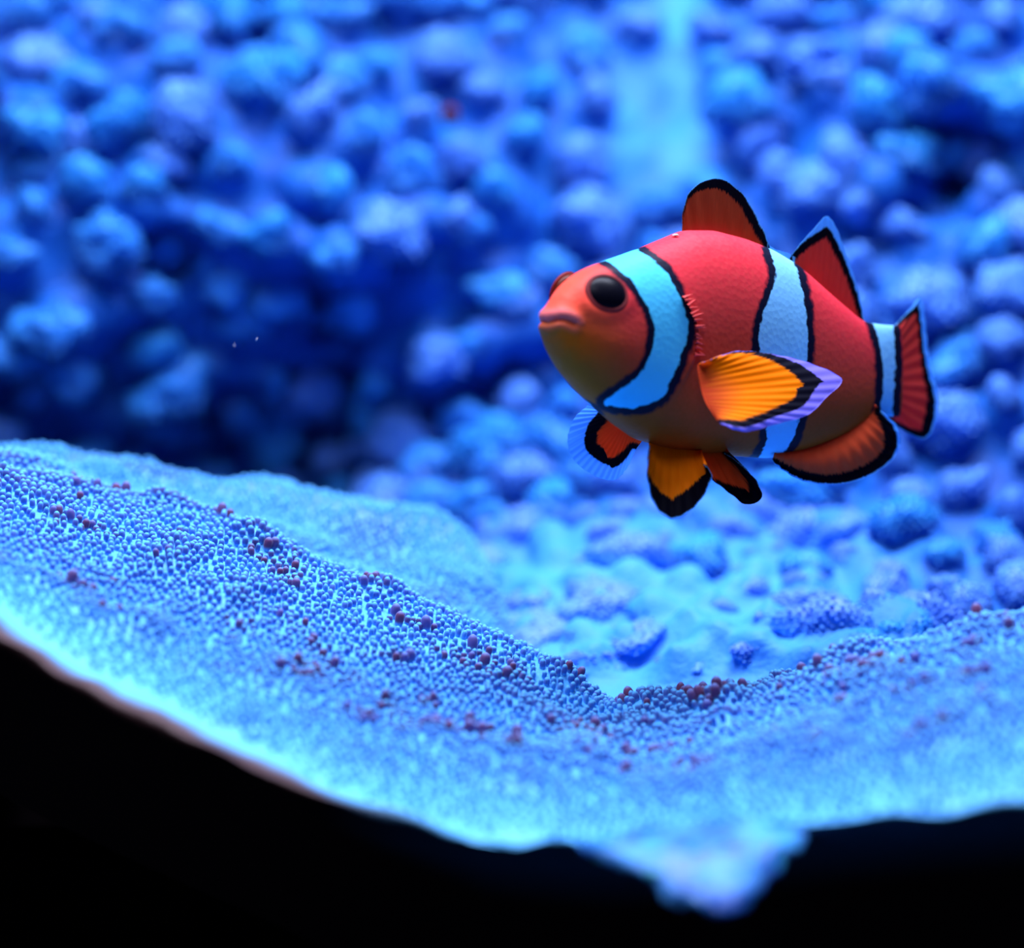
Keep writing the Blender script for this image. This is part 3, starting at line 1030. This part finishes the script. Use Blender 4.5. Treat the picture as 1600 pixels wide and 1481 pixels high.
pec_depth = lambda px, py, a, b: 38.95 + (px - 1100) * .0036 - .25 * np.sin(b * 2.2) - (py - 600) * .006
fin('pectoral_fin', [(1092, 568, 1096, 567), (1090, 576, 1150, 549), (1091, 586, 1205, 553), (1093, 598, 1262, 566), (1096, 612, 1315, 592), (1100, 624, 1290, 622),
                     (1105, 634, 1262, 648), (1111, 643, 1215, 662), (1117, 652, 1165, 674), (1122, 660, 1126, 662)],
    M_FP, pec_depth, [(0, 0), (3, 1), (10, 1), (24, 10), (44, 28), (36, 22), (22, 16), (14, 12), (13, 7), (7, 1)], rays=18, ripple=.014)
far_d = lambda px, py, a, b: 40.2 + 0 * px + .3 * b
fin('pectoral_fin', [(950, 640, 918, 634), (948, 648, 897, 654), (952, 656, 887, 685), (958, 662, 893, 713), (966, 668, 912, 733), (975, 674, 938, 747), (985, 678, 962, 749),
                     (996, 680, 980, 730), (1006, 684, 990, 704)],
    mat_fin('far_pectoral_fin_skin', (0.90, 0.10, 0.02), (0.95, 0.12, 0.02), (0.12, 0.45, 0.98), transp=.3, trl=.6), far_d,
    [(20, 20), (20, 25), (20, 27), (20, 26), (21, 25), (22, 24), (22, 22), (18, 12), (10, 4)], rays=22, ripple=.018)
fin('pelvic_fin', [(1014, 690, 1014, 697), (1022, 692, 1011, 742), (1032, 694, 1021, 786), (1046, 696, 1045, 809), (1062, 698, 1068, 805), (1076, 700, 1094, 782),
                   (1088, 702, 1112, 744), (1096, 700, 1100, 726)],
    M_FV, lambda px, py, a, b: 39.75 - .95 * b + .4 * a, [(1, 1), (3, 1), (22, 2), (28, 2), (30, 2), (27, 1), (14, 1), (2, 0)], rays=10, ripple=.02)
fin('pelvic_fin', [(1080, 700, 1086, 722), (1092, 700, 1112, 748), (1104, 700, 1140, 770), (1114, 700, 1166, 788), (1122, 700, 1190, 778), (1128, 700, 1182, 752),
                   (1132, 700, 1160, 728), (1136, 700, 1132, 708)],
    mat_fin('rear_pelvic_fin_skin', (0.60, 0.10, 0.012), (0.95, 0.13, 0.03), RIM, trl=.6), lambda px, py, a, b: 40.3 - .5 * b, [(1, 0), (3, 0), (14, 0), (30, 0), (26, 0), (16, 0), (10, 0), (5, 0)], rays=9, ripple=.018)

# small pale spines along the rear edge of the gill cover
cone_v = [(math.cos(t) * (1 - h) * (1 if h < 1 else 0), math.sin(t) * (1 - h), h) for h in (0, .5) for t in np.linspace(0, 2 * math.pi, 8, endpoint=False)] + [(0, 0, 1)]
cone_f = [(k, (k + 1) % 8, 8 + (k + 1) % 8, 8 + k) for k in range(8)] + [(8 + k, 8 + (k + 1) % 8, 16) for k in range(8)]
spine_me = make_mesh('gill_cover_spine', cone_v, cone_f, mat_plain('gill_spine_skin', (0.66, 0.075, 0.075), .6, .05), cm=False)
line = dense([(1068, 466), (1080, 486), (1087, 508), (1089, 530), (1086, 552)], 10)
for k in range(15):
    a = line[int(k / 14 * (len(line) - 1))]
    i, j = surf_at(a[0], a[1])
    p = B2[i, j]; nrm = BN[i, j]
    back = np.cross(np.cross(nrm, tan[i] + np.array([0, 0, .55 - .06 * k])), nrm); back /= np.linalg.norm(back)
    dirv = back * .96 + nrm * .16 + np.array([0, 0, rng.normal(0, .18)])
    q = Vector(dirv).to_track_quat('Z', 'Y')
    o = obj('gill_cover_spine', spine_me, fish)
    o.matrix_basis = Matrix.Translation(Vector(p - back * .03) * S) @ q.to_matrix().to_4x4() @ Matrix.Diagonal((.058 * S, .028 * S, (.13 + .10 * rng.random()) * S, 1))

# little white fleck on the back
i, j = surf_at(1056, 369)
fl = [(1.0, 0, 0), (.3, .5, .25), (-.8, .45, .1), (-1.1, -.1, .0), (-.4, -.5, .2), (.5, -.45, .2), (0, 0, .4), (0, 0, -.3)]
ff = [(k, (k + 1) % 6, 6) for k in range(6)] + [((k + 1) % 6, k, 7) for k in range(6)]
o = obj('white_fleck', make_mesh('white_fleck', fl, ff, mat_plain('white_fleck', (.85, .85, .9)), cm=False), fish)
o.matrix_basis = Matrix.Translation(Vector(B2[i, j] + BN[i, j] * .02) * S) @ Vector(BN[i, j]).to_track_quat('Z', 'Y').to_matrix().to_4x4() @ Matrix.Diagonal((.06 * S, .06 * S, .06 * S, 1))

# ------------------------------------------------------------------ reef rock fragment under the lip
def mat_rock():
    k = NT('reef_rock')
    n = k.noise(110, 3)
    c = k.mix(k.step(n, .40, .60), (0.006, 0.07, 0.38), (0.06, 0.32, 0.85))
    v = k.n('ShaderNodeTexVoronoi'); v.inputs['Scale'].default_value = 260
    k.link(k.n('ShaderNodeTexCoord').outputs['Object'], v.inputs['Vector'])
    c = k.mix(k.step(v.outputs['Distance'], .30, .12), c, (0.01, 0.38, 0.44))
    k.color(c); k.set(rough=.45, spec=.3)
    return k.m


rock_out = dense([(905, 1318), (960, 1352), (1005, 1372), (1045, 1405), (1095, 1424), (1132, 1441), (1165, 1415), (1205, 1375), (1240, 1335), (1258, 1306), (1210, 1290), (1100, 1284), (980, 1296)], 5)
c0 = np.array([1110, 1345.])
NA, NB = len(rock_out) - 1, 22
R = np.zeros((NB, NA, 3))
for b in range(NB):
    t = math.pi * b / (NB - 1)
    s = math.sin(t) ** .7
    xy = c0 + (rock_out[:-1] - c0) * s
    R[b] = unproj(xy[:, 0], xy[:, 1], 32.7 - (xy[:, 1] - 1250) * .0135 - .5 * math.cos(t))
R = R + (np.stack([vnoise(R, 3.0, 5), vnoise(R, 3.0, 6), vnoise(R, 3.0, 7)], -1)) * .07 + np.stack([vnoise(R, 6.0, 8), vnoise(R, 6.0, 9), vnoise(R, 6.0, 10)], -1) * .06
rock = obj('reef_rock', make_mesh('reef_rock', R.reshape(-1, 3), grid_faces(NB, NA, True), mat_rock(), smooth=False))
rock['label'] = 'pointed blue and teal rock fragment poking out below the front anemone lip'
rock['category'] = 'rock'

# specks drifting in the water
spk = make_mesh('drifting_speck', fl, ff, mat_plain('speck_white', (.8, .85, .95)), cm=False)
for (x, y, D, s, lab) in [(401, 530, 41.5, .035, 'tiny white speck drifting in front of the dark hollow of the rear anemone'),
                          (366, 540, 42.5, .03, 'fainter tiny speck drifting left of the white one before the rear anemone')]:
    o = obj('drifting_speck', spk)
    o.matrix_basis = Matrix.Translation(Vector(unproj(x, y, D)) * S) @ Matrix.Rotation(x, 4, 'Y') @ Matrix.Diagonal((s * S, s * .6 * S, s * .6 * S, 1))
    o['label'] = lab; o['category'] = 'speck'; o['group'] = 'specks drifting in the water'
